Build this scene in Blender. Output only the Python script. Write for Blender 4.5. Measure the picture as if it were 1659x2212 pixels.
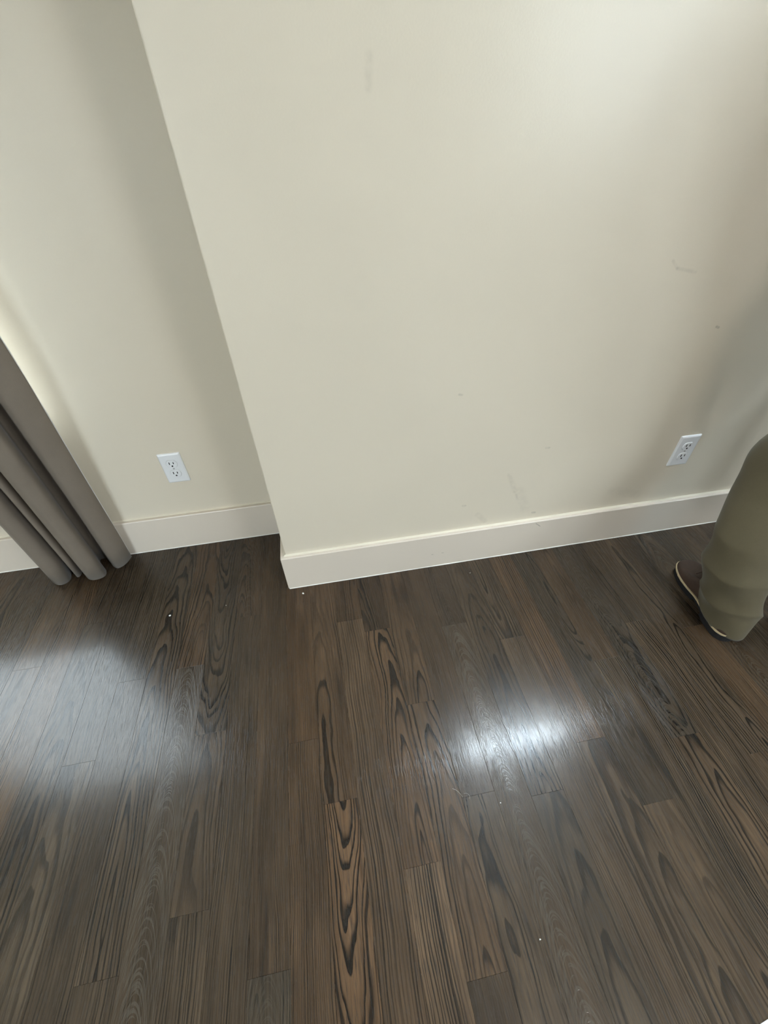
import bpy, bmesh, math, random
from mathutils import Vector, Matrix

for o in list(bpy.data.objects):
    bpy.data.objects.remove(o, do_unlink=True)
SC = bpy.context.scene
COL = SC.collection
PI = math.pi

# ------------------------------------------------------------------ camera
CAM_H = 1.2
R_RIGHT = Vector((0.98382023, -0.17760977, -0.02350577))
R_DOWN = Vector((-0.13831629, -0.66958728, -0.72974069))
R_FWD = Vector((0.11386991, 0.72118489, -0.68331984))
cam_d = bpy.data.cameras.new('camera')
cam_d.sensor_fit = 'VERTICAL'
cam_d.sensor_height = 36.0
cam_d.lens = 913.16 / 2212.0 * 36.0
cam_d.clip_start = 0.02
cam = bpy.data.objects.new('camera', cam_d)
COL.objects.link(cam)
m = Matrix.Identity(4)
for i, v in enumerate((R_RIGHT, -R_DOWN, -R_FWD)):
    m[0][i], m[1][i], m[2][i] = v
m[2][3] = CAM_H
cam.matrix_world = m
SC.camera = cam

# ------------------------------------------------------------------ sky, exposure
world = bpy.data.worlds.new('sky')
SC.world = world
world.use_nodes = True
bg = world.node_tree.nodes['Background']
bg.inputs['Color'].default_value = (0.82, 0.91, 1.0, 1)
bg.inputs['Strength'].default_value = 14.0
vs = SC.view_settings
vs.view_transform = 'Standard'
vs.look = 'None'
vs.exposure = -0.17
vs.gamma = 1.0
vs.use_curve_mapping = False
cy = SC.cycles
cy.use_adaptive_sampling = True
cy.adaptive_threshold = .15
cy.max_bounces = 5
cy.diffuse_bounces = 3
cy.glossy_bounces = 3
cy.transmission_bounces = 2
cy.transparent_max_bounces = 6
cy.caustics_reflective = False
cy.caustics_refractive = False

# window openings of the room: (u0, u1, z0, z1)
ALCOVE_WIN = (-2.45, -0.779, 0.586, 2.62)     # along X in the alcove wall
SIDE_WIN = (-2.2, -0.7, 1.1, 2.4)             # along Y in the right wall
BACK_DOOR = (-2.4, -1.15, 0.0, 1.95)           # along X, glass door in the back wall
BACK_WIN = (1.85, 3.00, 1.05, 2.45)           # along X, high window in the back wall
X_L, X_R, Y_B, Z_C = -3.0, 3.1, -2.3, 2.75
Y_F, Y_A = 0.9626, 1.2466                     # painted faces of front wall and alcove wall
X_C = -0.181                                  # outside corner of the front wall
WT = 0.14


def portal(name, loc, rot, sx, sy):
    d = bpy.data.lights.new(name, 'AREA')
    d.shape = 'RECTANGLE'
    d.size, d.size_y = sx, sy
    d.cycles.is_portal = True
    o = bpy.data.objects.new(name, d)
    COL.objects.link(o)
    o.location = loc
    o.rotation_euler = rot


def mid(a, b):
    return (a + b) / 2


a = ALCOVE_WIN
portal('portal_alcove', (mid(a[0], a[1]), Y_A + WT + .02, mid(a[2], a[3])), (-PI / 2, 0, 0), a[1] - a[0], a[3] - a[2])
a = SIDE_WIN
portal('portal_side', (X_R + WT + .02, mid(a[0], a[1]), mid(a[2], a[3])), (0, PI / 2, 0), a[3] - a[2], a[1] - a[0])
a = BACK_DOOR
portal('portal_door', (mid(a[0], a[1]), Y_B - WT - .02, mid(a[2], a[3])), (PI / 2, 0, 0), a[1] - a[0], a[3] - a[2])
a = BACK_WIN
portal('portal_back', (mid(a[0], a[1]), Y_B - WT - .02, mid(a[2], a[3])), (PI / 2, 0, 0), a[1] - a[0], a[3] - a[2])


# ------------------------------------------------------------------ node helpers
class S:
    """a socket with arithmetic"""
    nt = None

    def __init__(self, s):
        self.s = s

    @staticmethod
    def math(op, *args, clamp=False):
        n = S.nt.nodes.new('ShaderNodeMath')
        n.operation = op
        n.use_clamp = clamp
        for i, v in enumerate(args):
            if isinstance(v, S):
                S.nt.links.new(v.s, n.inputs[i])
            else:
                n.inputs[i].default_value = v
        return S(n.outputs[0])

    def __add__(self, o): return S.math('ADD', self, o)
    __radd__ = __add__
    def __sub__(self, o): return S.math('SUBTRACT', self, o)
    def __rsub__(self, o): return S.math('SUBTRACT', o, self)
    def __mul__(self, o): return S.math('MULTIPLY', self, o)
    __rmul__ = __mul__
    def __truediv__(self, o): return S.math('DIVIDE', self, o)
    def __pow__(self, o): return S.math('POWER', self, o)


def sstep(v, lo, hi):
    n = S.nt.nodes.new('ShaderNodeMapRange')
    n.interpolation_type = 'SMOOTHSTEP'
    S.nt.links.new(v.s, n.inputs['Value'])
    for k, x in (('From Min', lo), ('From Max', hi), ('To Min', 0.0), ('To Max', 1.0)):
        n.inputs[k].default_value = x
    return S(n.outputs['Result'])


def xyz(x, y, z=0.0):
    n = S.nt.nodes.new('ShaderNodeCombineXYZ')
    for i, v in enumerate((x, y, z)):
        if isinstance(v, S):
            S.nt.links.new(v.s, n.inputs[i])
        else:
            n.inputs[i].default_value = v
    return n.outputs[0]


def sep(sock):
    n = S.nt.nodes.new('ShaderNodeSeparateXYZ')
    S.nt.links.new(sock, n.inputs[0])
    return [S(o) for o in n.outputs]


def noise(vec, scale=1.0, detail=2.0, rough=0.5):
    n = S.nt.nodes.new('ShaderNodeTexNoise')
    S.nt.links.new(vec, n.inputs['Vector'])
    n.inputs['Scale'].default_value = scale
    n.inputs['Detail'].default_value = detail
    n.inputs['Roughness'].default_value = rough
    return S(n.outputs[0])


def objco():
    n = S.nt.nodes.new('ShaderNodeTexCoord')
    return n.outputs['Object']


def attr(name):
    n = S.nt.nodes.new('ShaderNodeAttribute')
    n.attribute_name = name
    return sep(n.outputs['Vector'])


def mix(fac, c1, c2):
    n = S.nt.nodes.new('ShaderNodeMix')
    n.data_type = 'RGBA'
    for i, v in ((0, fac), (6, c1), (7, c2)):
        if isinstance(v, S):
            S.nt.links.new(v.s, n.inputs[i])
        elif isinstance(v, (tuple, list)):
            n.inputs[i].default_value = (*v, 1) if len(v) == 3 else v
        elif isinstance(v, (int, float)):
            n.inputs[i].default_value = v
        else:
            S.nt.links.new(v, n.inputs[i])
    return n.outputs[2]


def scale_col(c, f):
    n = S.nt.nodes.new('ShaderNodeVectorMath')
    n.operation = 'SCALE'
    S.nt.links.new(c, n.inputs[0])
    S.nt.links.new(f.s, n.inputs['Scale'])
    return n.outputs[0]


def material(name, base=(.5, .5, .5), rough=.5, spec=.5, sheen=0.0, metal=0.0, ior=1.5):
    mt = bpy.data.materials.new(name)
    mt.use_nodes = True
    S.nt = mt.node_tree
    b = mt.node_tree.nodes['Principled BSDF']
    b.inputs['Base Color'].default_value = (*base, 1)
    b.inputs['Roughness'].default_value = rough
    b.inputs['Specular IOR Level'].default_value = spec
    b.inputs['Metallic'].default_value = metal
    b.inputs['IOR'].default_value = ior
    if sheen:
        b.inputs['Sheen Weight'].default_value = sheen
        b.inputs['Sheen Roughness'].default_value = .4
    return mt, b


def bump(b, height, dist, strength=1.0):
    n = S.nt.nodes.new('ShaderNodeBump')
    n.inputs['Strength'].default_value = strength
    n.inputs['Distance'].default_value = dist
    S.nt.links.new(height.s, n.inputs['Height'])
    S.nt.links.new(n.outputs[0], b.inputs['Normal'])


def link(sock, inp):
    S.nt.links.new(sock.s if isinstance(sock, S) else sock, inp)


def seg_mask(u, v, a, b2, w, soft):
    """1 near the segment a-b2 (metres on the wall face), 0 away from it"""
    ax, ay = a
    dx, dy = b2[0] - ax, b2[1] - ay
    L2 = dx * dx + dy * dy + 1e-9
    pu, pv = u - ax, v - ay
    t = S.math('ADD', pu * (dx / L2), pv * (dy / L2), clamp=True)
    ex, ey = pu - t * dx, pv - t * dy
    d = S.math('SQRT', ex * ex + ey * ey)
    return 1.0 - sstep(d, w, w + soft)


# ------------------------------------------------------------------ materials
def paint(name, base, rough, marks=(), stipple=1.0, spec=.4):
    mt, b = material(name, base, rough, spec)
    co = objco()
    x, y, z = sep(co)
    n1 = noise(co, 260, 1, .55)
    n2 = noise(co, 3.0, 1, .6)
    col = mix(n2, tuple(c * .965 for c in base), tuple(min(1, c * 1.03) for c in base))
    fn = noise(co, 55, 3, .6)
    for (p, q, w, soft, dark, tint) in marks:
        k = seg_mask(x, z, p, q, w, soft) * sstep(fn, .22, .66) * (dark * .6)
        col = mix(k, col, tint)
    link(col, b.inputs['Base Color'])
    bump(b, n1, .00035 * stipple, .26)
    return mt


GREY = (.16, .15, .13)
wall_marks = [
    ((.838, .944), (.857, .927), .0010, .004, .24, GREY), ((.857, .927), (.910, .916), .0010, .005, .22, GREY),
    ((.553, .372), (.585, .300), .002, .010, .20, GREY), ((.585, .300), (.602, .262), .001, .005, .25, GREY),
    ((.413, .266), (.421, .265), .0015, .004, .45, GREY), 
    ((.671, .187), (.680, .186), .002, .004, .55, GREY), ((1.043, .780), (1.051, .777), .0015, .003, .6, GREY),
    ((.151, 1.27), (.149, 1.235), .002, .008, .16, GREY), 
    ((.360, .667), (.368, .665), .001, .004, .35, GREY), ((.653, .458), (.664, .457), .001, .004, .45, GREY),
    ((.470, .215), (.50, .180), .003, .012, .18, GREY), 
    ((.60, .30), (.64, .21), .006, .02, .12, GREY),
    ((.95, .24), (1.06, .20), .006, .02, .12, GREY),
]
WALL = (.722, .652, .536)
M_wall = paint('wall_paint', WALL, .30, wall_marks, spec=.40)
M_wall_plain = paint('wall_paint_plain', WALL, .42, spec=.5)
M_wall_far = paint('wall_paint_low_bounce', (.46, .41, .34), .5, spec=.4)  # darker colour given to unseen walls to cut bounced light
base_marks = [((.687, .146), (.707, .128), .0007, .0012, .85, (.05, .045, .04)),
              ((.315, .065), (.320, .0645), .0007, .0015, .8, (.06, .05, .04)),
              ((.352, .066), (.358, .0655), .0007, .0015, .8, (.06, .05, .04))]
M_base = paint('baseboard_paint', (.722, .645, .555), .33, base_marks, stipple=.35, spec=.5)
M_caulk = paint('caulk_cream', (.72, .66, .54), .5, stipple=.5)
M_bead = paint('caulk_white', (.80, .78, .74), .4, stipple=.3)
M_ceil = paint('ceiling_paint', (.70, .69, .66), .8, stipple=1.5, spec=.2)
M_trim = paint('trim_paint', (.78, .77, .74), .35, stipple=.3)
M_plate, _b = material('outlet_plastic', (.80, .81, .83), .28, .5)
M_slot, _b = material('outlet_slot_black', (.012, .012, .012), .6, .3)
M_screw, _b = material('screw_enamel', (.62, .62, .62), .35, .5)
M_metal, _b = material('rod_metal', (.05, .045, .04), .35, .5, metal=.8)
M_ground = paint('outside_ground', (.30, .29, .26), .9, stipple=5)
M_blocker = paint('outside_blocker', (.40, .37, .33), .9, stipple=5)

M_glass = bpy.data.materials.new('window_glass')
M_glass.use_nodes = True
S.nt = M_glass.node_tree
for n in list(S.nt.nodes):
    if n.type != 'OUTPUT_MATERIAL':
        S.nt.nodes.remove(n)
tr = S.nt.nodes.new('ShaderNodeBsdfTransparent')
tr.inputs[0].default_value = (.95, .97, .96, 1)
gl = S.nt.nodes.new('ShaderNodeBsdfGlossy')
gl.inputs['Roughness'].default_value = .02
ms = S.nt.nodes.new('ShaderNodeMixShader')
ms.inputs[0].default_value = .06
S.nt.links.new(tr.outputs[0], ms.inputs[1])
S.nt.links.new(gl.outputs[0], ms.inputs[2])
S.nt.links.new(ms.outputs[0], [n for n in S.nt.nodes if n.type == 'OUTPUT_MATERIAL'][0].inputs[0])


def fabric(name, c1, c2, scale=900, rough=.85, sheen=.3, bd=.0004):
    mt, b = material(name, c1, rough, .2, sheen)
    co = objco()
    x, y, z = sep(co)
    weave = noise(xyz(x * 1.0, y * 1.0, z * .35), scale, 2, .6)
    big = noise(co, 14, 3, .55)
    link(mix(weave * .5 + big * .5, c1, c2), b.inputs['Base Color'])
    bump(b, weave * .6 + big * .8, bd, .6)
    return mt


M_curtain = fabric('curtain_taupe', (.158, .130, .103), (.232, .195, .156), 1100, .85, .12)
M_lining = fabric('curtain_lining', (.84, .82, .78), (.88, .86, .82), 1100, .9, 0)
M_pants = fabric('trousers_khaki', (.090, .075, .045), (.135, .115, .072), 800, .9, .15, .0006)
M_shirt = fabric('shirt_charcoal', (.05, .055, .065), (.07, .075, .085), 900, .9, .1)
M_leather, _b = material('shoe_leather', (.060, .036, .026), .55, .4)
_co = objco()
_n = noise(_co, 60, 4, .6)
link(mix(_n, (.034, .021, .016), (.075, .045, .032)), _b.inputs['Base Color'])
bump(_b, noise(_co, 400, 2, .5), .0004, .5)
M_welt, _b = material('shoe_welt_cream', (.52, .42, .26), .7, .3)
M_sole, _b = material('shoe_sole_black', (.014, .014, .016), .7, .3)
M_skin, _b = material('skin', (.45, .27, .19), .5, .4)
M_hair, _b = material('hair_brown', (.035, .022, .014), .6, .4)
M_eye, _b = material('eye_white', (.7, .7, .68), .2, .5)
M_white, _b = material('white_surface', (.86, .87, .92), .5, .4)
M_chip, _b = material('paint_chip', (.92, .91, .88), .6, .3)
M_lint, _b = material('lint_fibre', (.45, .42, .36), .8, .2)


def wood():
    mt, b = material('oak_stained', (.05, .035, .025), .3, .5)
    px, py, _ = attr('board_co')
    cx, d0, slope = attr('grain_a')
    freq, tone, fleck = attr('grain_b')
    warm, contrast, seed = attr('grain_c')
    # log rings cut by the board: distance to a wandering pith line
    w1 = noise(xyz(py * 2.4 + seed, seed), 1.0, 1, .5) - .5
    w2 = noise(xyz(px * 10.0 + seed, py * 3.2, seed), 1.0, 2, .55) - .5
    xx = px - cx + w1 * .05
    dd = d0 + slope * py + w2 * .034
    w3 = noise(xyz(px * 60.0 + seed, py * 16.0, seed * .7), 1.0, 1, .5) - .5
    r = S.math('SQRT', xx * xx + dd * dd) + w3 * .004
    v = r * freq
    v = v + (noise(xyz(v * .55, seed), 1.0, 1, .5) - .5) * 2.0
    fr = S.math('FRACT', v)
    # dark porous early wood: soft rise, sharp fall
    early = sstep(fr, .40, .80) * (1.0 - sstep(fr, .93, 1.0))
    ringamp = .42 + .58 * sstep(noise(xyz(v * .21 + 7.3, seed, py * 1.2), 1.0, 1, .5), .36, .62)
    early = early * ringamp
    # open pores: long fine dashes
    pore = noise(xyz(px * 700.0 + seed * 31.0, py * 30.0, seed), 1.0, 1, .55)
    pores = sstep(pore, .50, .68)
    pore2 = noise(xyz(px * 260.0 + seed * 11.0, py * 7.0, seed), 1.0, 2, .5)
    blot = noise(xyz(px * 17.0 + seed, py * 4.5, seed * 1.3), 1.0, 3, .6)
    streak = sstep(noise(xyz(px * 38.0 + seed * 3.0, py * 3.4, seed * .3), 1.0, 2, .5), .56, .74)
    dark = S.math('MAXIMUM', early * (.86 + .45 * pores), pores * .55 * (.2 + pore2 * 1.5))
    dark = S.math('MAXIMUM', dark, streak * (.55 + .4 * pores))
    dark = S.math('MULTIPLY', dark, contrast, clamp=True)
    # medullary ray flecks: short bright cross marks
    fl = noise(xyz(px * 22.0 + seed + py * 9.0, py * 110.0 + (px * px) * 9000.0 + px * 60.0, seed), 1.0, 2, .5)
    flm = sstep(fl, .48, .54) * (1.0 - sstep(fl, .57, .64)) * fleck
    lightc = mix(warm, (.052, .043, .031), (.098, .057, .030))
    lightc = scale_col(lightc, tone * (.40 + 1.15 * blot) * (.45 + 1.10 * pore2))
    darkc = mix(warm, (.0060, .0058, .0058), (.0080, .0056, .0043))
    col = mix(dark, lightc, darkc)
    col = mix(flm * .55, col, (.10, .086, .068))
    link(col, b.inputs['Base Color'])
    link(.23 + .14 * pores - .05 * flm, b.inputs['Roughness'])
    b.inputs['Coat Weight'].default_value = .36
    b.inputs['Coat Roughness'].default_value = .135
    b.inputs['Specular IOR Level'].default_value = .25
    h = 1.0 - pores * .6 + flm * .6 + (pore2 - .5) * .7
    bump(b, h, .00022, .42)
    link(b.inputs['Normal'].links[0].from_socket, b.inputs['Coat Normal'])
    return mt


M_wood = wood()
M_sub, _b = material('subfloor', (.05, .04, .03), .9, .1)


# ------------------------------------------------------------------ mesh helpers
def obj(name, bm, mat, parent=None, smooth=False):
    me = bpy.data.meshes.new(name)
    bmesh.ops.recalc_face_normals(bm, faces=bm.faces)
    bm.to_mesh(me)
    bm.free()
    if mat:
        me.materials.append(mat)
    if smooth:
        for p in me.polygons:
            p.use_smooth = True
    o = bpy.data.objects.new(name, me)
    COL.objects.link(o)
    if parent:
        o.parent = parent
    return o


def empty(name, loc=(0, 0, 0)):
    o = bpy.data.objects.new(name, None)
    COL.objects.link(o)
    o.location = loc
    return o


def tag(o, label, cat, group=None):
    o['label'] = label
    o['category'] = cat
    if group:
        o['group'] = group
    return o


def struct(o, label=None):
    o['kind'] = 'structure'
    if label:
        o['label'] = label
    return o


def box(bm, x0, x1, y0, y1, z0, z1, bev=0.0, seg=1):
    r = bmesh.ops.create_cube(bm, size=1)
    for v in r['verts']:
        v.co = Vector((x0 + (v.co.x + .5) * (x1 - x0), y0 + (v.co.y + .5) * (y1 - y0), z0 + (v.co.z + .5) * (z1 - z0)))
    if bev:
        es = list({e for v in r['verts'] for e in v.link_edges})
        bmesh.ops.bevel(bm, geom=es, offset=bev, segments=seg, affect='EDGES', profile=.5)


def prism(bm, pts, z0, z1):
    lo = [bm.verts.new((x, y, z0)) for x, y in pts]
    hi = [bm.verts.new((x, y, z1)) for x, y in pts]
    n = len(pts)
    bm.faces.new(lo[::-1])
    bm.faces.new(hi)
    for i in range(n):
        bm.faces.new((lo[i], lo[(i + 1) % n], hi[(i + 1) % n], hi[i]))


def grid_wall(axis, p0, p1, u0, u1, z0, z1, openings):
    """wall slab; axis 'x' runs along X between y=p0..p1, axis 'y' along Y between x=p0..p1"""
    bm = bmesh.new()
    us = sorted({u0, u1, *[q for o in openings for q in o[:2]]})
    for a0, a1 in zip(us[:-1], us[1:]):
        op = [o for o in openings if o[0] <= a0 + 1e-6 and o[1] >= a1 - 1e-6]
        spans = [(z0, z1)] if not op else [(z0, op[0][2]), (op[0][3], z1)]
        for s0, s1 in spans:
            if s1 - s0 > 1e-4:
                if axis == 'x':
                    box(bm, a0, a1, p0, p1, s0, s1)
                else:
                    box(bm, p0, p1, a0, a1, s0, s1)
    return bm


def cr(points, n):
    """Catmull-Rom through 2D/3D points"""
    P = [Vector(p) for p in points]
    P = [2 * P[0] - P[1]] + P + [2 * P[-1] - P[-2]]
    out = []
    for i in range(1, len(P) - 2):
        for k in range(n):
            t = k / n
            p0, p1, p2, p3 = P[i - 1:i + 3]
            out.append(.5 * ((2 * p1) + (p2 - p0) * t + (2 * p0 - 5 * p1 + 4 * p2 - p3) * t * t + (3 * p1 - p0 - 3 * p2 + p3) * t ** 3))
    out.append(P[-2])
    return out


def loft(bm, rings, cap=True):
    """rings: lists of equal length of 3D points"""
    vs_ = [[bm.verts.new(p) for p in r] for r in rings]
    n = len(vs_[0])
    for a_, b_ in zip(vs_[:-1], vs_[1:]):
        for i in range(n):
            bm.faces.new((a_[i], a_[(i + 1) % n], b_[(i + 1) % n], b_[i]))
    if cap:
        bm.faces.new(vs_[0][::-1])
        bm.faces.new(vs_[-1])


def tube(bm, pts, radii, seg=10, ell=(1, 1), fold=None):
    """general tube along a 3D path with parallel-ish frames"""
    P = [Vector(p) for p in pts]
    rings = []
    for i, p in enumerate(P):
        t = (P[min(i + 1, len(P) - 1)] - P[max(i - 1, 0)]).normalized()
        ref = Vector((0, 1, 0)) if abs(t.y) < .8 else Vector((1, 0, 0))
        sx = t.cross(ref).normalized()
        sy = sx.cross(t).normalized()
        r = radii[i] if isinstance(radii, (list, tuple)) else radii
        ring = []
        for k in range(seg):
            a_ = 2 * PI * k / seg
            q = 1.0 + (fold(a_, i / (len(P) - 1)) if fold else 0.0)
            ring.append(p + sx * math.cos(a_) * r * ell[0] * q + sy * math.sin(a_) * r * ell[1] * q)
        rings.append(ring)
    loft(bm, rings)


# ------------------------------------------------------------------ room shell
random.seed(7)
ROW0, PITCH = .2045, .0822
floor = struct(obj('floor', (lambda bm: (box(bm, X_L, X_R, Y_B, Y_A + .01, -.05, -.0195), bm)[1])(bmesh.new()), M_sub),
               'dark stained oak plank floor')

# ceiling and walls
bm = bmesh.new(); box(bm, X_L - WT, X_R + WT, Y_B - WT, Y_A + WT, Z_C, Z_C + .1)
struct(obj('ceiling', bm, M_ceil))

bm = grid_wall('x', Y_F, Y_F + WT, X_C + .05, X_R + WT, -.05, Z_C, [])
r_ = .004
pts = [(X_C + .05, Y_F)] + [(X_C + r_ - r_ * math.sin(t * PI / 8), Y_F + r_ - r_ * math.cos(t * PI / 8)) for t in range(5)]
pts += [(X_C, Y_A), (X_C + WT, Y_A), (X_C + WT, Y_F + WT), (X_C + .05, Y_F + WT)]
prism(bm, pts, -.05, Z_C)
struct(obj('wall_front', bm, M_wall), 'warm white painted front wall with outside corner')
struct(obj('wall_alcove', grid_wall('x', Y_A, Y_A + WT, X_L - WT, X_C + WT, -.05, Z_C, [ALCOVE_WIN]), M_wall_plain),
       'warm white recessed wall behind the curtain')
struct(obj('wall_left', grid_wall('y', X_L - WT, X_L, Y_B - WT, Y_A, -.05, Z_C, []), M_wall_plain))
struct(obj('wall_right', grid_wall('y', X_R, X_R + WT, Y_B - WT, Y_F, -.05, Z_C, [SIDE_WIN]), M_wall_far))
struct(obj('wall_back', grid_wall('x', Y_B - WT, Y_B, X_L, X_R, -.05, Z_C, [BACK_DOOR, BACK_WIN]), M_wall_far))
bm = bmesh.new(); box(bm, -25, 25, -25, 25, -.5, -.4)
struct(obj('ground', bm, M_ground))
bm = bmesh.new(); box(bm, -9, 0.2, 5.2, 5.5, -.4, 2.6)  # unseen outside wall added to cut daylight at the alcove window
struct(obj('wall_daylight_blocker', bm, M_blocker))


def window(name, axis, inner, depth_dir, op, cols=1):
    """frame, mullions, panes and sill in a wall opening; axis as in grid_wall"""
    u0, u1, z0, z1 = op
    root = empty(name, (0, 0, 0))
    root['kind'] = 'structure'

    def bx(bm_, a0, a1, d0, d1, b0, b1, bev=.003):
        q0, q1 = sorted((inner + depth_dir * d0, inner + depth_dir * d1))
        if axis == 'x':
            box(bm_, a0, a1, q0, q1, b0, b1, bev)
        else:
            box(bm_, q0, q1, a0, a1, b0, b1, bev)
    f = .03
    bm_ = bmesh.new()
    bx(bm_, u0, u0 + f, .06, .12, z0, z1); bx(bm_, u1 - f, u1, .06, .12, z0, z1)
    bx(bm_, u0 + f, u1 - f, .06, .12, z0, z0 + f); bx(bm_, u0 + f, u1 - f, .06, .12, z1 - f, z1)
    obj('frame', bm_, M_trim, root)
    w = (u1 - u0 - 2 * f) / cols
    for k in range(cols):
        a0 = u0 + f + k * w
        if k:
            bm_ = bmesh.new(); bx(bm_, a0 - .02, a0 + .02, .065, .115, z0 + f, z1 - f)
            obj('mullion', bm_, M_trim, root)
        bm_ = bmesh.new()
        bx(bm_, a0 + (.02 if k else 0), a0 + w - (.02 if k < cols - 1 else 0), .088, .092, z0 + f, z1 - f, 0)
        obj('pane', bm_, M_glass, root)
    if z0 > .2:
        bm_ = bmesh.new(); bx(bm_, u0, u1, -.0, .06, z0, z0 + .018)
        obj('sill', bm_, M_trim, root)
    return root


window('window_1', 'x', Y_A, 1, ALCOVE_WIN, 1)
window('window_2', 'x', Y_B, -1, BACK_WIN, 2)
window('window_3', 'y', X_R, 1, SIDE_WIN, 1)
window('door_1', 'x', Y_B, -1, BACK_DOOR, 2)

# ------------------------------------------------------------------ baseboards
BH, BT = .1555, .016


def base_profile(bm, x0, x1, yface, ywall, z1=BH):
    """straight board along X with eased top edge and a slightly raised foot"""
    pr = [(yface, .002), (yface, z1 - .003), (yface + .0012, z1 - .0008), (yface + .003, z1), (ywall, z1), (ywall, .002)]
    loft(bm, [[Vector((x, y, z)) for y, z in pr] for x in (x0, x1)])


yb = Y_F - BT
xb = X_C - BT
bm = bmesh.new()
# L-shaped run: front face, mitred round the outside corner, return along the side of the bump-out
for tag_, off in (('x', 0),):
    r0 = .003
    out = [(X_R, yb), (xb + r0, yb), (xb + r0 * .3, yb + r0 * .3), (xb, yb + r0), (xb, Y_A - BT), (X_C, Y_A - BT), (X_C, Y_F), (X_R, Y_F)]
    lo = [bm.verts.new((x, y, .0015)) for x, y in out]
    ins = [(X_R, yb + .0022), (xb + r0 + .001, yb + .0022), (xb + .0028, yb + .0028), (xb + .0022, yb + r0 + .001), (xb + .0022, Y_A - BT), (X_C, Y_A - BT), (X_C, Y_F), (X_R, Y_F)]
    md = [bm.verts.new((x, y, BH - .0025)) for x, y in out]
    hi = [bm.verts.new((x, y, BH)) for x, y in ins]
    n = len(out)
    bm.faces.new(lo[::-1]); bm.faces.new(hi)
    for A, B in ((lo, md), (md, hi)):
        for i in range(n):
            bm.faces.new((A[i], A[(i + 1) % n], B[(i + 1) % n], B[i]))
bbf = struct(obj('baseboard_front', bm, M_base), 'white baseboard wrapping the outside corner')
bm = bmesh.new()
c = .006
prism_pts = [(X_R, Y_F - c), (X_C - c, Y_F - c), (X_C - c, Y_A - .02), (X_C, Y_A - .02), (X_C, Y_F), (X_R, Y_F)]
lo = [bm.verts.new((x, y, BH)) for x, y in prism_pts]
hi = [bm.verts.new((x if i in (0, 3, 4, 5) else x + c * .85, y if i not in (0, 1) else y + c * .85, BH + .0045)) for i, (x, y) in enumerate(prism_pts)]
bm.faces.new(lo[::-1]); bm.faces.new(hi)
for i in range(6):
    bm.faces.new((lo[i], lo[(i + 1) % 6], hi[(i + 1) % 6], hi[i]))
obj('caulk_line', bm, M_caulk, bbf)['label'] = 'cream caulk line along the top edge'


def bead(x0, x1, y, parent):
    bm_ = bmesh.new()
    n_ = max(2, int((x1 - x0) / .08))
    rnd = random.Random(3)
    rings = []
    for i in range(n_ + 1):
        x = x0 + (x1 - x0) * i / n_
        r = .0022 + rnd.uniform(-.0005, .0006)
        rings.append([Vector((x, y, 0)), Vector((x, y - r * .9, .0002)), Vector((x, y - r * .7, r * .8)), Vector((x, y, r * 1.2))])
    loft(bm_, rings)
    o = obj('floor_bead', bm_, M_bead, parent)
    o['label'] = 'thin white paint bead at the floor'


bead(xb + .004, X_R, yb, bbf)
bm = bmesh.new(); base_profile(bm, X_L, xb, Y_A - BT, Y_A)
bba = struct(obj('baseboard_alcove', bm, M_base), 'white baseboard of the recessed wall')
bm = bmesh.new()
loft(bm, [[Vector((x, Y_A - .004, BH)), Vector((x, Y_A, BH + .003)), Vector((x, Y_A, BH))] for x in (X_L, xb)])
obj('caulk_line', bm, M_caulk, bba)
bead(X_L, xb, Y_A - BT, bba)
bm = bmesh.new(); box(bm, X_L, X_L + BT, Y_B, Y_A - BT, .0015, BH, .002)
struct(obj('baseboard_left', bm, M_base))
bm = bmesh.new(); box(bm, BACK_DOOR[1] + .02, X_R - BT, Y_B, Y_B + BT, .0015, BH, .002)
struct(obj('baseboard_back', bm, M_base))
bm = bmesh.new(); box(bm, X_R - BT, X_R, Y_B, yb, .0015, BH, .002)
struct(obj('baseboard_right', bm, M_base))

# ------------------------------------------------------------------ floor planks
REG = (-1.75, 1.95, -.95, Y_A - BT + .010)       # region of single planks
GAP = .00015
# end joints read along each row (row 0 starts at x = ROW0)
JOINTS = {-18: [.55], -17: [.95, -.1], -16: [.30], -15: [.80, -.25], -14: [.10], -13: [.93, -.15], -12: [.492, -.35], -11: [.700, -.05],
          -10: [.08], -9: [.712, -.33], -8: [.505, .146], -7: [.86, -.2], -6: [.03], -5: [.438, -.40], -4: [.286, -.5], -3: [.78, -.25],
          -2: [.728, .135], -1: [.478, -.047], 0: [.239, -.45], 1: [.70, -.42], 2: [.212, -.6], 3: [.62, -.35], 4: [.302, -.40],
          5: [.147, -.55], 6: [.50, -.28], 7: [.266, -.5], 8: [.60, -.10], 9: [.197, -.45], 10: [.55, -.3], 11: [.05], 12: [.42], 13: [.68, 0.0],
          14: [.2], 15: [.5, -.4], 16: [.75]}
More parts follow.
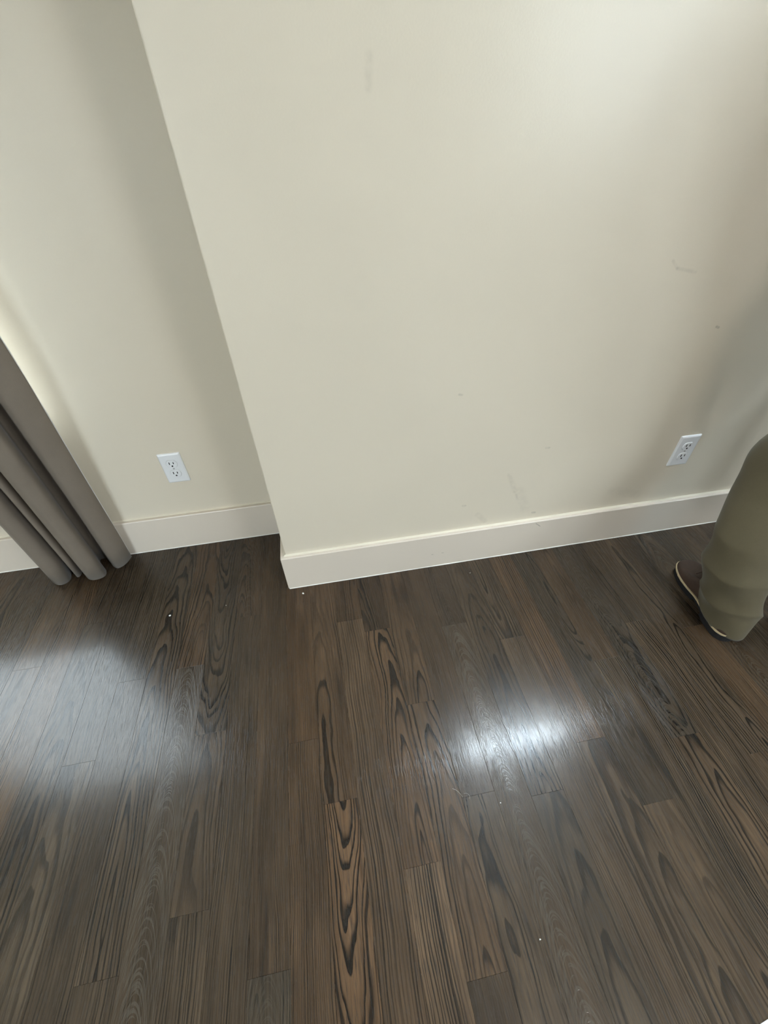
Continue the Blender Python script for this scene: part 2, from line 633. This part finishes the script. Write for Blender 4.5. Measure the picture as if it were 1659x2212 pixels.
# boards with a look of their own: (row, joint index from the wall) -> grain settings
#            cx     d0    slope  freq  tone fleck warm contrast
SPECIAL = {
    (-4, 1): (.002, .050, -.095, 165, 1.30, 0, .92, 1.1),
    (-4, 0): (-.03, .030, .030, 140, .95, 0, .75, .95),
    (-5, 0): (.12, .02, .02, 317, .95, 0, .85, .85),
    (-5, 1): (.10, .02, .02, 262, .95, 0, .70, .85),
    (-3, 1): (-.16, .01, .006, 140, 1.15, 0, .60, .90),
    (-3, 0): (.03, .02, .03, 158, .70, 0, .75, .8),
    (-2, 1): (.012, 0.028, .070, 128, 1.15, 0, .80, 1.1),
    (-2, 2): (.055, .012, .012, 164, 1.65, 0, .55, 1.1),
    (-2, 0): (-.05, .03, .02, 183, .62, 0, .6, .9),
    (-1, 1): (.00, 0.032, .060, 146, 1.15, 0, .65, 1.05),
    (-1, 0): (.01, 0.036, .050, 115, .95, 0, .65, 1.0),
    (-1, 2): (.10, .03, .02, 256, .78, .2, .45, .7),
    (0, 1): (-.02, 0.034, .040, 158, 1.15, 0, .35, 1.05),
    (0, 0): (.09, .03, .02, 280, .85, 0, .55, .7),
    (1, 1): (.22, .05, .01, 146, .85, 1.0, .45, .55),
    (1, 0): (.16, .05, .01, 146, .7, .3, .5, .6),
    (2, 0): (.005, 0.034, .055, 122, .92, 0, .35, .95),
    (2, 1): (.01, 0.036, .050, 115, 1.05, 0, .25, .95),
    (3, 1): (.06, .03, .02, 201, 1.15, 0, .40, .8),
    (4, 1): (.02, 0.042, .050, 103, 1.2, 0, .35, .75),
    (5, 1): (.02, .02, .035, 115, 1.3, 0, .40, .95),
    (6, 1): (.10, .02, .015, 195, 1.2, 0, .30, 1.1),
    (7, 1): (.00, .02, .030, 122, 1.35, 0, .45, .95),
    (8, 1): (.08, .02, .015, 183, 1.3, 0, .35, 1.0),
    (8, 0): (.07, .02, .02, 183, 1.0, 0, .30, .9),
    (9, 0): (.02, .02, .030, 146, 1.15, 0, .35, 1.0),
    (-9, 1): (.2, .05, .01, 183, .75, .9, .40, .5),
    (-10, 0): (-.01, 0.034, .060, 140, 1.05, 0, .35, .95),
    (-12, 1): (-.02, 0.042, .045, 109, 1.15, 0, .25, .7),
    (-9, 0): (.01, 0.034, .060, 146, .95, 0, .70, .95),
    (-13, 1): (.00, 0.032, .050, 134, .9, 0, .3, .9),
    (-6, 0): (.08, .02, .02, 256, .9, 0, .55, .85),
    (-7, 1): (.06, .02, .03, 201, .9, 0, .40, .85),
    (-8, 1): (-.01, 0.037, .05, 140, .95, 0, .40, .95),
    (-8, 2): (.09, .02, .02, 183, 1.0, 0, .35, .9),
}


def grain(rnd, key=None):
    if key in SPECIAL:
        cx, d0, sl, fq, tn, fk, wm, ct = SPECIAL[key]
    else:
        if rnd.random() < .6:
            cx, d0, sl = rnd.uniform(-.03, .03), rnd.uniform(.008, .05), rnd.choice((-1, 1)) * rnd.uniform(.04, .09)
        else:
            cx, d0, sl = rnd.choice((-1, 1)) * rnd.uniform(.06, .16), rnd.uniform(.01, .04), rnd.uniform(-.03, .03)
        fq, tn, fk = rnd.uniform(115, 220), rnd.uniform(.72, 1.15), 0 if rnd.random() < .85 else rnd.uniform(.4, .9)
        wm, ct = rnd.uniform(.2, .75), rnd.uniform(.75, 1.05)
    return (cx, d0, sl), (fq, tn, fk), (wm, ct, rnd.uniform(1, 60))


def plank_geo(V, F, AT, x0, x1, y0, y1, z, tilt, g, bev=.00025, th=.0185):
    """adds one eased-edge board to flat lists; AT collects (board_co, a, b, c)"""
    cx_, cy_ = (x0 + x1) / 2, (y0 + y1) / 2
    base = len(V)
    for (i, zz) in ((0, -th), (0, -bev), (bev, 0.0)):
        for sx, sy in ((-1, -1), (1, -1), (1, 1), (-1, 1)):
            x = (x0 + i) if sx < 0 else (x1 - i)
            y = (y0 + i) if sy < 0 else (y1 - i)
            V.append((x, y, z + zz + tilt * sx))
            AT.append(((x - cx_, y - cy_, 0.0), *g))
    F.append(tuple(base + 8 + k for k in range(4)))
    for lv in (0, 4):
        for k in range(4):
            F.append((base + lv + k, base + lv + (k + 1) % 4, base + lv + 4 + (k + 1) % 4, base + lv + 4 + k))


def plank_obj(name, V, F, AT, parent, loc=(0, 0, 0)):
    me = bpy.data.meshes.new(name)
    me.from_pydata([(v[0] - loc[0], v[1] - loc[1], v[2] - loc[2]) for v in V], [], F)
    for k, nm in enumerate(('board_co', 'grain_a', 'grain_b', 'grain_c')):
        at = me.attributes.new(nm, 'FLOAT_VECTOR', 'POINT')
        at.data.foreach_set('vector', [c_ for rec in AT for c_ in rec[k]])
    me.materials.append(M_wood)
    me.update()
    o = bpy.data.objects.new(name, me)
    COL.objects.link(o)
    o.parent = parent
    o.location = loc
    return o


FV, FF, FA = [], [], []
rows = range(int(math.floor((X_L - ROW0) / PITCH)), int(math.ceil((X_R - ROW0) / PITCH)))
for rw in rows:
    x0, x1 = ROW0 + rw * PITCH + GAP / 2, ROW0 + (rw + 1) * PITCH - GAP / 2
    x0, x1 = max(x0, X_L), min(x1, X_R)
    rnd = random.Random(rw * 13 + 5)
    ytop = (Y_A - BT + .012) if x0 < xb else (yb + .012)
    inreg = REG[0] <= x0 and x1 <= REG[1]
    js = sorted(JOINTS.get(rw, [rnd.uniform(-.1, .9)]), reverse=True)
    js = [j for j in js if j < ytop - .1]
    y = ytop
    cuts = [ytop] + js
    while cuts[-1] > Y_B:
        cuts.append(cuts[-1] - rnd.uniform(.55, 1.5))
    cuts[-1] = Y_B
    for k, (ya, yb_) in enumerate(zip(cuts[:-1], cuts[1:])):
        if ya - yb_ < .02:
            continue
        g = grain(rnd, (rw, k))
        z = rnd.uniform(-.00018, 0.0)
        tl = rnd.uniform(-.00006, .00006)
        if inreg and ya > REG[2]:
            V_, F_, A_ = [], [], []
            plank_geo(V_, F_, A_, x0, x1, yb_ + GAP / 2, ya - GAP / 2, z, tl, g)
            plank_obj('plank', V_, F_, A_, floor, ((x0 + x1) / 2, (ya + yb_) / 2, 0))
        else:
            plank_geo(FV, FF, FA, x0, x1, yb_ + GAP / 2, ya - GAP / 2, z, tl, g)
rest = plank_obj('plank_field', FV, FF, FA, floor)
rest['kind'] = 'stuff'


# ------------------------------------------------------------------ power outlets
def outlet(loc, label):
    root = empty('power_outlet', loc)
    tag(root, label, 'outlet')
    W, Hh, T = .0715, .1165, .006
    bm_ = bmesh.new()
    # plate: flat face with sloped rim
    def rect(w, h, y, r, n=4):
        out_ = []
        for qx, qz, a0 in ((1, 1, 0), (-1, 1, 90), (-1, -1, 180), (1, -1, 270)):
            for t in range(n + 1):
                a_ = math.radians(a0 + 90 * t / n)
                out_.append(Vector((qx * (w / 2 - r) + r * math.cos(a_), y, qz * (h / 2 - r) + r * math.sin(a_))))
        return out_
    loft(bm_, [rect(W, Hh, 0, .002), rect(W, Hh, -.0022, .002), rect(W - .0025, Hh - .0025, -.0042, .002),
               rect(W - .010, Hh - .010, -T, .002)])
    obj('cover_plate', bm_, M_plate, root)
    for s in (1, -1):
        zc = s * .0195
        bm_ = bmesh.new()
        def face(k, y):
            p = []
            for t in range(28):
                a_ = 2 * PI * t / 28
                x_ = .0172 * k * math.cos(a_)
                z_ = max(-.0143 * k, min(.0143 * k, .0172 * k * math.sin(a_)))
                p.append(Vector((x_, y, zc + z_)))
            return p
        loft(bm_, [face(1.0, -T + .0005), face(1.0, -T - .0012), face(.94, -T - .0022)])
        rec = obj('receptacle', bm_, M_plate, root)
        bm_ = bmesh.new()
        loft(bm_, [face(1.06, -T + .0004), face(1.06, -T - .00015)])
        obj('painted_gap_shade', bm_, M_screw, rec)  # grey ring stands in for the shade around the receptacle
        for sx, hh in ((-.0063, .0092), (.0063, .0074)):
            bm_ = bmesh.new()
            box(bm_, sx - .0013, sx + .0013, -T - .0028, -T - .0004, zc + .0035 - hh / 2, zc + .0035 + hh / 2)
            obj('slot', bm_, M_slot, rec)
        bm_ = bmesh.new()
        pp = [Vector((.0028 * math.cos(t * PI / 8), 0, -.0075 + zc + .0028 * math.sin(t * PI / 8))) for t in range(16)]
        loft(bm_, [[p + Vector((0, -T - .0004, 0)) for p in pp], [p + Vector((0, -T - .0028, 0)) for p in pp]])
        obj('ground_hole', bm_, M_slot, rec)
    bm_ = bmesh.new()
    pp = [Vector((.0032 * math.cos(t * PI / 8), 0, .0032 * math.sin(t * PI / 8))) for t in range(16)]
    loft(bm_, [[p + Vector((0, -T + .001, 0)) for p in pp], [p + Vector((0, -T - .0008, 0)) for p in pp],
               [p * .7 + Vector((0, -T - .0013, 0)) for p in pp]])
    sc = obj('screw', bm_, M_screw, root)
    bm_ = bmesh.new(); box(bm_, -.0022, .0022, -T - .0015, -T - .0009, -.0004, .0004)
    obj('screw_slot', bm_, M_slot, sc)
    return root


outlet((-.510, Y_A, .357), 'white duplex wall outlet on the recessed wall beside the curtain')
outlet((1.153, Y_F, .377), 'white duplex wall outlet near the standing person in khaki trousers')

# ------------------------------------------------------------------ curtain
plan = [(-1.062, 1.200), (-1.050, 1.165), (-1.036, 1.141), (-1.012, 1.121), (-.990, 1.122), (-.975, 1.139), (-.978, 1.165), (-.988, 1.195), (-.981, 1.205),
        (-.968, 1.180), (-.959, 1.152), (-.948, 1.147), (-.940, 1.158), (-.946, 1.185), (-.953, 1.206), (-.943, 1.210), (-.930, 1.180), (-.921, 1.148), (-.908, 1.126), (-.885, 1.114),
        (-.864, 1.118), (-.852, 1.134), (-.860, 1.162), (-.886, 1.198), (-.892, 1.214), (-.876, 1.216), (-.852, 1.194), (-.836, 1.173), (-.818, 1.163),
        (-.798, 1.172), (-.784, 1.188), (-.777, 1.206)]
sp = cr([(x, y, 0) for x, y in plan], 5)


def sheet(bm_, line, z0, z1, nz, thick, wob):
    n_ = len(line)
    nrm = []
    for i in range(n_):
        t = (line[min(i + 1, n_ - 1)] - line[max(i - 1, 0)]).normalized()
        nrm.append(Vector((-t.y, t.x, 0)))
    front, back = [], []
    for j in range(nz + 1):
        f = j / nz
        z = z0 + (z1 - z0) * f
        fr_, bk_ = [], []
        for i, p in enumerate(line):
            s_ = i / (n_ - 1)
            dx = wob * (math.sin(3.1 * z + 9 * s_) + .5 * math.sin(7.3 * z + 21 * s_)) * min(1, z * 3) + .050 * min(1, z / .75) * s_ ** 3
            dy = wob * .8 * math.sin(2.3 * z + 14 * s_ + 1) * min(1, z * 3) - (.012 + .026 * s_ ** 3) * min(1, z / .75)
            dz = (.004 * math.sin(11 * s_ * 3) + .003) if j == 0 else 0
            q = Vector((p.x + dx, p.y + dy, z + dz))
            fr_.append(bm_.verts.new(q)); bk_.append(bm_.verts.new(q + nrm[i] * thick))
        front.append(fr_); back.append(bk_)
    for A, flip in ((front, 0), (back, 1)):
        for j in range(nz):
            for i in range(n_ - 1):
                q = (A[j][i], A[j][i + 1], A[j + 1][i + 1], A[j + 1][i])
                bm_.faces.new(q[::-1] if flip else q)
    for j in range(nz):
        for i in (0, n_ - 1):
            bm_.faces.new((front[j][i], front[j + 1][i], back[j + 1][i], back[j][i]))
    for j in (0, nz):
        for i in range(n_ - 1):
            bm_.faces.new((front[j][i], front[j][i + 1], back[j][i + 1], back[j][i]))


curtain = empty('curtain', (-.92, 1.17, 0))
tag(curtain, 'taupe fabric curtain hanging in gathered folds to the floor', 'curtain')
off = Vector((-.92, 1.17, 0))
bm = bmesh.new()
sheet(bm, [p - off for p in sp], .004, 2.36, 26, .0022, .0016)
obj('fabric_panel', bm, M_curtain, curtain, True)
bm = bmesh.new()
ll = cr([(x, y, 0) for x, y in ((-1.050, 1.224), (-1.00, 1.221), (-.95, 1.225), (-.90, 1.222), (-.85, 1.225), (-.81, 1.221), (-.790, 1.214), (-.780, 1.212))], 4)
sheet(bm, [p - off for p in ll], .03, 2.34, 12, .0012, .0006)
obj('lining', bm, M_lining, curtain, True)
bm = bmesh.new()
for k in range(7):
    pass
bm.free()
rod = empty('curtain_rod', (-1.7, 1.16, 2.40))
tag(rod, 'dark metal curtain rod above the window carrying the taupe curtain', 'curtain rod')
bm = bmesh.new(); tube(bm, [(-1.05, 0, 0), (1.0, 0, 0)], .012, 14)
obj('pole', bm, M_metal, rod, True)
for s in (-1.07, 1.02):
    bm = bmesh.new(); bmesh.ops.create_uvsphere(bm, u_segments=14, v_segments=8, radius=.026)
    bmesh.ops.translate(bm, vec=(s, 0, 0), verts=bm.verts)
    obj('finial', bm, M_metal, rod, True)
for s in (-.95, .93):
    bm = bmesh.new(); box(bm, s - .012, s + .012, -.016, .0866, -.02, -.008, .002); box(bm, s - .02, s + .02, .0806, .0866, -.05, .03, .002)
    obj('bracket', bm, M_metal, rod)
for k in range(6):
    xk = .68 + k * .045
    bm = bmesh.new()
    tube(bm, [(xk, .019 * math.cos(t * PI / 8), -.006 + .019 * math.sin(t * PI / 8)) for t in range(17)], .0025, 6)
    obj('ring', bm, M_metal, rod, True)

# ------------------------------------------------------------------ lamps above the frame
M_glow, _b = material('lamp_diffuser', (.9, .9, .9), .4, .3)
_b.inputs['Emission Color'].default_value = (.74, .88, 1.0, 1)
_b.inputs['Emission Strength'].default_value = 155.0
wl = empty('wall_lamp', (1.04, Y_F, 2.10))
tag(wl, 'horizontal white tube lamp mounted high on the front wall', 'wall lamp')
bm = bmesh.new(); box(bm, -.16, .16, -.018, -.0005, -.035, .035, .004)
obj('back_plate', bm, M_trim, wl)
for sx in (-.11, .11):
    bm = bmesh.new(); box(bm, sx - .01, sx + .01, -.024, -.015, -.008, .008, .002)
    obj('arm', bm, M_trim, wl)
bm = bmesh.new(); tube(bm, [(-.37, -.046, 0), (.37, -.046, 0)], .025, 20)
obj('diffuser_tube', bm, M_glow, wl, True)
for sx in (-1, 1):
    bm = bmesh.new(); tube(bm, [(sx * .368, -.046, 0), (sx * .39, -.046, 0)], .028, 20)
    obj('end_cap', bm, M_trim, wl)
M_fill_glow, _b = material('fill_lamp_glass', (.9, .88, .82), .4, .3)
_b.inputs['Emission Color'].default_value = (1.0, .96, .90, 1)
_b.inputs['Emission Strength'].default_value = 62.0
cl = empty('ceiling_fill_lamp', (1.00, -.95, Z_C))  # unseen lamp added to brighten the floor and front wall
tag(cl, 'added unseen fill lamp on the ceiling, round and flush with frosted glass', 'ceiling lamp')
bm = bmesh.new()
loft(bm, [[Vector((r * math.cos(t * PI / 16), r * math.sin(t * PI / 16), z)) for t in range(32)] for r, z in ((.20, -.0005), (.20, -.03), (.19, -.035))])
obj('rim', bm, M_trim, cl)
bm = bmesh.new()
loft(bm, [[Vector((r * math.cos(t * PI / 16), r * math.sin(t * PI / 16), z)) for t in range(32)] for r, z in ((.18, -.034), (.175, -.06), (.14, -.082), (.07, -.094))])
obj('glass_bowl', bm, M_fill_glow, cl, True)

# ------------------------------------------------------------------ crumbs, lint and a white shape on the floor


def crumb(x, y, r, label, seed, mat=M_chip):
    bm_ = bmesh.new()
    bmesh.ops.create_icosphere(bm_, subdivisions=1, radius=r)
    rn = random.Random(seed)
    for v in bm_.verts:
        v.co *= rn.uniform(.6, 1.25)
        v.co.z *= .55
    zmin = min(v.co.z for v in bm_.verts)
    for v in bm_.verts:
        v.co.z -= zmin
    o = obj('paint_chip', bm_, mat)
    o.location = (x, y, .0)
    return tag(o, label, 'paint chip', 'white paint chips on the floor')


crumb(-.590, .913, .0038, 'white paint chip lying in front of the curtain', 1)
crumb(-.148, .915, .0040, 'white paint chip under the baseboard corner', 2)
crumb(.283, -.018, .0017, 'tiny pale chip at the bottom between light planks', 3)
crumb(.292, .213, .0016, 'tiny pale chip below the bright floor reflection', 4)
crumb(.445, .890, .0012, 'tiny pale chip close to the front baseboard', 5)
crumb(-.408, .918, .0012, 'tiny pale chip on the floor below the left outlet', 6)


def lint(pts, label):
    bm_ = bmesh.new()
    P = cr([(x, y, .0008) for x, y in pts], 6)
    tube(bm_, P, .00035, 5)
    return tag(obj('lint_thread', bm_, M_lint), label, 'lint', 'lint threads on the floor')


lint([(.188, .262), (.197, .256), (.204, .247), (.207, .240)], 'curved pale lint thread beside the bright floor reflection')
lint([(.212, .247), (.219, .246), (.224, .240), (.222, .234)], 'small hooked pale lint thread at the plank end joint')

bm = bmesh.new()
pp = [(.603, -.192), (.618, -.1875), (.640, -.1845), (.70, -.188), (.86, -.22), (.84, -.50), (.63, -.48)]  # flat outline made up for a white shape of unknown kind
lo = [bm.verts.new((x, y, .0004)) for x, y in pp]
hi = [bm.verts.new((x, y, .0016)) for x, y in pp]
bm.faces.new(lo[::-1]); bm.faces.new(hi)
for i in range(len(pp)):
    bm.faces.new((lo[i], lo[(i + 1) % len(pp)], hi[(i + 1) % len(pp)], hi[i]))
tag(obj('white_shape', bm, M_white), 'unidentified white shape just showing in the bottom right corner', 'white_object')

# ------------------------------------------------------------------ person
person = None


def skin_body():
    """one continuous body: joints with radii, grown by a Skin modifier"""
    J = {}
    E_ = []

    def j(name, co, rad, par=None):
        J[name] = (len(J), co, rad)
        if par:
            E_.append((J[par][0], J[name][0]))
    j('pelvis', (1.345, .50, .93), (.135, .10))
    j('waist', (1.345, .50, 1.08), (.125, .095), 'pelvis')
    j('chest', (1.345, .515, 1.27), (.150, .105), 'waist')
    j('collar', (1.345, .515, 1.40), (.070, .058), 'chest')
    j('neck', (1.345, .530, 1.49), (.064, .064), 'collar')
    j('jaw', (1.345, .562, 1.565), (.080, .090), 'neck')
    j('head', (1.345, .555, 1.655), (.096, .116), 'jaw')
    j('crown', (1.345, .545, 1.715), (.072, .088), 'head')
    for s, n in ((-1, 'l'), (1, 'r')):
        X = 1.345
        j('sho' + n, (X + s * .165, .51, 1.375), (.046, .044), 'collar')
        j('elb' + n, (X + s * .235, .50, 1.12), (.042, .040), 'sho' + n)
        j('wri' + n, (X + s * .225, .63, .92), (.026, .024), 'elb' + n)
        j('palm' + n, (X + s * .215, .68, .855), (.036, .018), 'wri' + n)
    j('hipl', (1.255, .52, .86), (.092, .09), 'pelvis')
    j('kneel', (1.200, .700, .50), (.058, .058), 'hipl')
    j('ankl', (1.150, .565, .10), (.038, .04), 'kneel')
    j('hipr', (1.435, .52, .86), (.092, .09), 'pelvis')
    j('kneer', (1.455, .565, .49), (.058, .058), 'hipr')
    j('ankr', (1.465, .50, .10), (.038, .04), 'kneer')
    # fingers and thumbs as short chains rooted in the palms
    chains = []
    for s in (-1, 1):
        X = 1.345 + s * .215
        for q, L in ((-.022, .062), (-.007, .072), (.008, .068), (.022, .054)):
            chains.append([((X, .672 + q, .845), .010), ((X - s * .004, .685 + q * 1.1, .815), .0092), ((X - s * .012, .690 + q * 1.1, .815 - L * .5), .0085), ((X - s * .022, .690 + q, .815 - L), .007)])
        chains.append([((X - s * .008, .700, .868), .011), ((X - s * .022, .722, .845), .0095), ((X - s * .030, .728, .815), .008)])
    # nose and ears
    chains.append([((1.345, .635, 1.665), .010), ((1.345, .652, 1.635), .012), ((1.345, .640, 1.622), .010)])
    for s in (-1, 1):
        chains.append([((1.345 + s * .074, .552, 1.66), .012), ((1.345 + s * .084, .545, 1.640), .013), ((1.345 + s * .078, .552, 1.615), .009)])
    V = [v[1] for v in J.values()]
    Rr = [v[2] for v in J.values()]
    roots = [0]
    for ch in chains:
        b0 = len(V)
        roots.append(b0)
        for k, (co, r) in enumerate(ch):
            V.append(co); Rr.append((r, r))
            if k:
                E_.append((b0 + k - 1, b0 + k))
    org = Vector((1.345, .55, 0))
    me = bpy.data.meshes.new('person')
    me.from_pydata([Vector(v) - org for v in V], E_, [])
    o = bpy.data.objects.new('person', me)
    COL.objects.link(o)
    o.location = org
    sk = o.modifiers.new('skin', 'SKIN')
    sk.use_smooth_shade = True
    for i, d in enumerate(me.skin_vertices[0].data):
        d.radius = Rr[i]
        d.use_root = i in roots
    sb = o.modifiers.new('sub', 'SUBSURF')
    sb.levels = sb.render_levels = 2
    me.materials.append(M_skin)
    return o, org


person, ORG = skin_body()
tag(person, 'standing person in khaki trousers and brown shoes facing the wall', 'person')


def child(name, bm_, mat, parent=person, smooth=True):
    bmesh.ops.translate(bm_, vec=-ORG, verts=bm_.verts)
    return obj(name, bm_, mat, parent, smooth)


def trouser_leg(bm_, st, seed, seg=40):
    """st: (z, cx, cy, rx, ry) from hem up; folds deepen near the hem"""
    P = cr([Vector((s[0], s[1], s[2])) for s in st], 9)
    Rr = cr([Vector((s[3], s[4], 0)) for s in st], 9)
    rings = []
    for i, (p, r) in enumerate(zip(P, Rr)):
        z = p.x
        k = max(0.0, 1 - z / .42) * min(1.0, .15 + max(0.0, z - .045) / .07)
        ring = []
        for q in range(seg):
            a_ = 2 * PI * q / seg
            g = 62 * z + 2.6 * math.cos(a_ - .6) + 1.1 * math.sin(2 * a_ + seed) + seed
            f = 1 + k * (.085 * (1 - 2 * abs(math.sin(g / 2)) ** .8) + .035 * math.sin(3 * a_ + 33 * z + seed))
            f += .020 * math.sin(2 * a_ + 9 * z + seed * 2) + .014 * math.sin(5 * a_ - 21 * z)
            zz = z
            if i < 8:   # hem drops at the heel and rides up over the instep
                zz = z + (.026 * math.sin(a_) + .004 * math.sin(3 * a_ + 1)) * (1 - i / 8)
            ring.append(Vector((p.y + r.x * f * math.cos(a_), p.z + r.y * f * math.sin(a_), zz)))
        rings.append(ring)
    # turn the hem inward so the trouser has an edge
    inner = [v.lerp(Vector((P[0].y, P[0].z, v.z)), .06) + Vector((0, 0, .03)) for v in rings[0]]
    loft(bm_, [inner] + rings, cap=False)


LEFT = [(.041, 1.148, .557, .061, .091), (.078, 1.148, .560, .067, .089), (.13, 1.146, .575, .075, .086), (.20, 1.138, .596, .086, .088),
        (.27, 1.138, .615, .086, .086), (.35, 1.150, .645, .086, .086), (.44, 1.182, .680, .086, .088), (.53, 1.204, .698, .090, .095),
        (.66, 1.225, .635, .098, .105), (.80, 1.250, .555, .108, .118), (.92, 1.29, .515, .120, .125)]
RIGHT = [(.034, 1.465, .500, .070, .082), (.08, 1.465, .50, .074, .084), (.14, 1.465, .502, .082, .086), (.24, 1.463, .520, .086, .086),
         (.36, 1.46, .545, .084, .086), (.50, 1.455, .562, .090, .095), (.66, 1.445, .545, .098, .105), (.80, 1.435, .53, .108, .118), (.92, 1.40, .515, .120, .125)]
bm = bmesh.new()
trouser_leg(bm, LEFT, .8)
trouser_leg(bm, RIGHT, 3.1)
rings = []
for z, cx_, cy_, rx, ry in ((.80, 1.345, .530, .185, .118), (.88, 1.345, .515, .190, .128), (.97, 1.345, .50, .180, .118), (1.04, 1.345, .50, .165, .110)):
    rings.append([Vector((cx_ + rx * math.cos(2 * PI * q / 36), cy_ + ry * math.sin(2 * PI * q / 36), z)) for q in range(36)])
loft(bm, rings)
tr_ = child('trousers', bm, M_pants)
tr_['label'] = 'khaki green work trousers bunched over the shoes'

bm = bmesh.new()
rings = []
for z, cx_, cy_, rx, ry in ((.93, 1.345, .50, .192, .130), (1.00, 1.345, .50, .180, .124), (1.12, 1.345, .505, .172, .118), (1.25, 1.345, .515, .185, .128),
                            (1.35, 1.345, .515, .195, .118), (1.405, 1.345, .515, .188, .095), (1.44, 1.345, .518, .140, .084), (1.465, 1.345, .521, .095, .078), (1.485, 1.345, .526, .072, .072)):
    rings.append([Vector((cx_ + rx * (1 + .02 * math.sin(5 * t + 9 * z)) * math.cos(t), cy_ + ry * (1 + .03 * math.sin(4 * t - 12 * z)) * math.sin(t), z))
                  for t in [2 * PI * q / 40 for q in range(40)]])
loft(bm, rings, cap=False)
for s in (-1, 1):
    tube(bm, cr([(1.345 + s * .11, .515, 1.395), (1.345 + s * .170, .512, 1.365), (1.345 + s * .208, .505, 1.27), (1.345 + s * .226, .50, 1.18)], 5),
         [.056 + .0002 * i for i in range(16)], 20)
child('shirt', bm, M_shirt)
bm = bmesh.new()
bmesh.ops.create_uvsphere(bm, u_segments=28, v_segments=18, radius=1)
for v in list(bm.verts):
    if v.co.z < -.10 - .80 * max(0, -v.co.y) or (v.co.y > .45 and v.co.z < .42):
        bm.verts.remove(v)
rn = random.Random(4)
for v in bm.verts:
    k = 1 + rn.uniform(-.015, .02)
    v.co = Vector((1.345 + v.co.x * .090 * k, .550 + v.co.y * .108 * k, 1.668 + v.co.z * .100 * k))
child('hair', bm, M_hair)
for s in (-1, 1):
    bm = bmesh.new(); bmesh.ops.create_uvsphere(bm, u_segments=12, v_segments=8, radius=.012)
    bmesh.ops.translate(bm, vec=(1.345 + s * .031, .628, 1.668), verts=bm.verts)
    child('eye', bm, M_eye)


def shoe(ax, ay, ang, mirror):
    """low work shoe; local +y towards the toe, origin under the heel centre"""
    prof = [(-.035, .000), (-.031, .018), (-.016, .032), (.010, .038), (.040, .039), (.075, .036), (.105, .037), (.140, .046), (.175, .051), (.205, .049),
            (.230, .041), (.248, .026), (.254, .000)]

    def outline(k, grow=0.0, notch=0.0, n=4):
        L_ = cr([(w * (1 if 1 else 1), y, 0) for y, w in prof], n)
        side = []
        for p in L_:
            side.append((p.x, p.y))
        left = [(-(w_ * .96 + grow * (1 if w_ > .002 else 0)) * k - .006 * math.exp(-((y_ - .09) / .05) ** 2) * -1, y_) for w_, y_ in side]
        right = [((w_ * 1.0 + grow * (1 if w_ > .002 else 0)) * k, y_) for w_, y_ in side[::-1]][1:-1]
        return left + right
    ca, sa = math.cos(ang), math.sin(ang)

    def put(x, y, z):
        x = -x if mirror else x
        y *= 1.03
        return Vector((ax + x * ca + y * sa, ay - x * sa + y * ca, z))

    def slab(name, z0, z1, grow, mat, parent, heel=False, wavy=0.0):
        bm_ = bmesh.new()
        rings_ = []
        for z in (z0, z1):
            rr = []
            for i, (x, y) in enumerate(outline(1.0, grow)):
                w = wavy * math.sin(i * 2.4) * (1 if x < 0 else .5)
                rr.append(put(x + (w if x < 0 else -w), y, z))
            rings_.append(rr)
        loft(bm_, rings_)
        return child(name, bm_, mat, parent, False)
    # upper: stacked outlines that shrink to the ankle opening
    bm_ = bmesh.new()
    rings_ = []
    base_o = outline(1.0)
    for t in range(9):
        f = t / 8
        rr = []
        for x, y in base_o:
            # height field: toe box low, instep and heel high
            ys = min(1, max(0, (.235 - y) / .16))
            top = .050 + .055 * ys * ys * (3 - 2 * ys)
            zz = .032 + (top - .032) * f
            shrink = 1 - .10 * f - .55 * f ** 5 - (.30 * f if y < .075 else 0)
            yy = y if y < .10 else .10 + (y - .10) * (1 - .03 * f - .35 * f ** 5)
            if y < .0:
                yy = y * (1 - .60 * f)
            rr.append(put(x * shrink, yy, zz))
        rings_.append(rr)
    loft(bm_, rings_)
    up = child('shoe', bm_, M_leather)
    up['label'] = 'dark brown leather work shoe with cream welt'
    slab('welt', .026, .0315, .0035, M_welt, up, wavy=.0007)
    # lugged outsole and separate heel block
    slab('outsole', .014, .026, .001, M_sole, up)
    bm_ = bmesh.new()
    hb = [(x, y) for x, y in outline(1.0) if y < .062]
    loft(bm_, [[put(x, y, z) for x, y in hb] for z in (.0005, .014)])
    child('heel', bm_, M_sole, up, False)
    bm_ = bmesh.new()
    fb = [(x * .96, y) for x, y in outline(1.0) if y > .105]
    loft(bm_, [[put(x, y, z) for x, y in fb] for z in (.0005, .014)])
    child('sole_front', bm_, M_sole, up, False)
    # laces over the instep
    for q in range(4):
        bm_ = bmesh.new()
        yq = .105 + q * .022
        ys = min(1, max(0, (.235 - yq) / .16))
        top = .050 + .055 * ys * ys * (3 - 2 * ys)
        tube(bm_, [put(-.020, yq, top - .004), put(0, yq + .004, top + .003), put(.020, yq, top - .004)], .0022, 6)
        child('lace', bm_, M_leather, up)


shoe(1.131, .517, math.radians(14), True)
shoe(1.470, .450, math.radians(6), False)
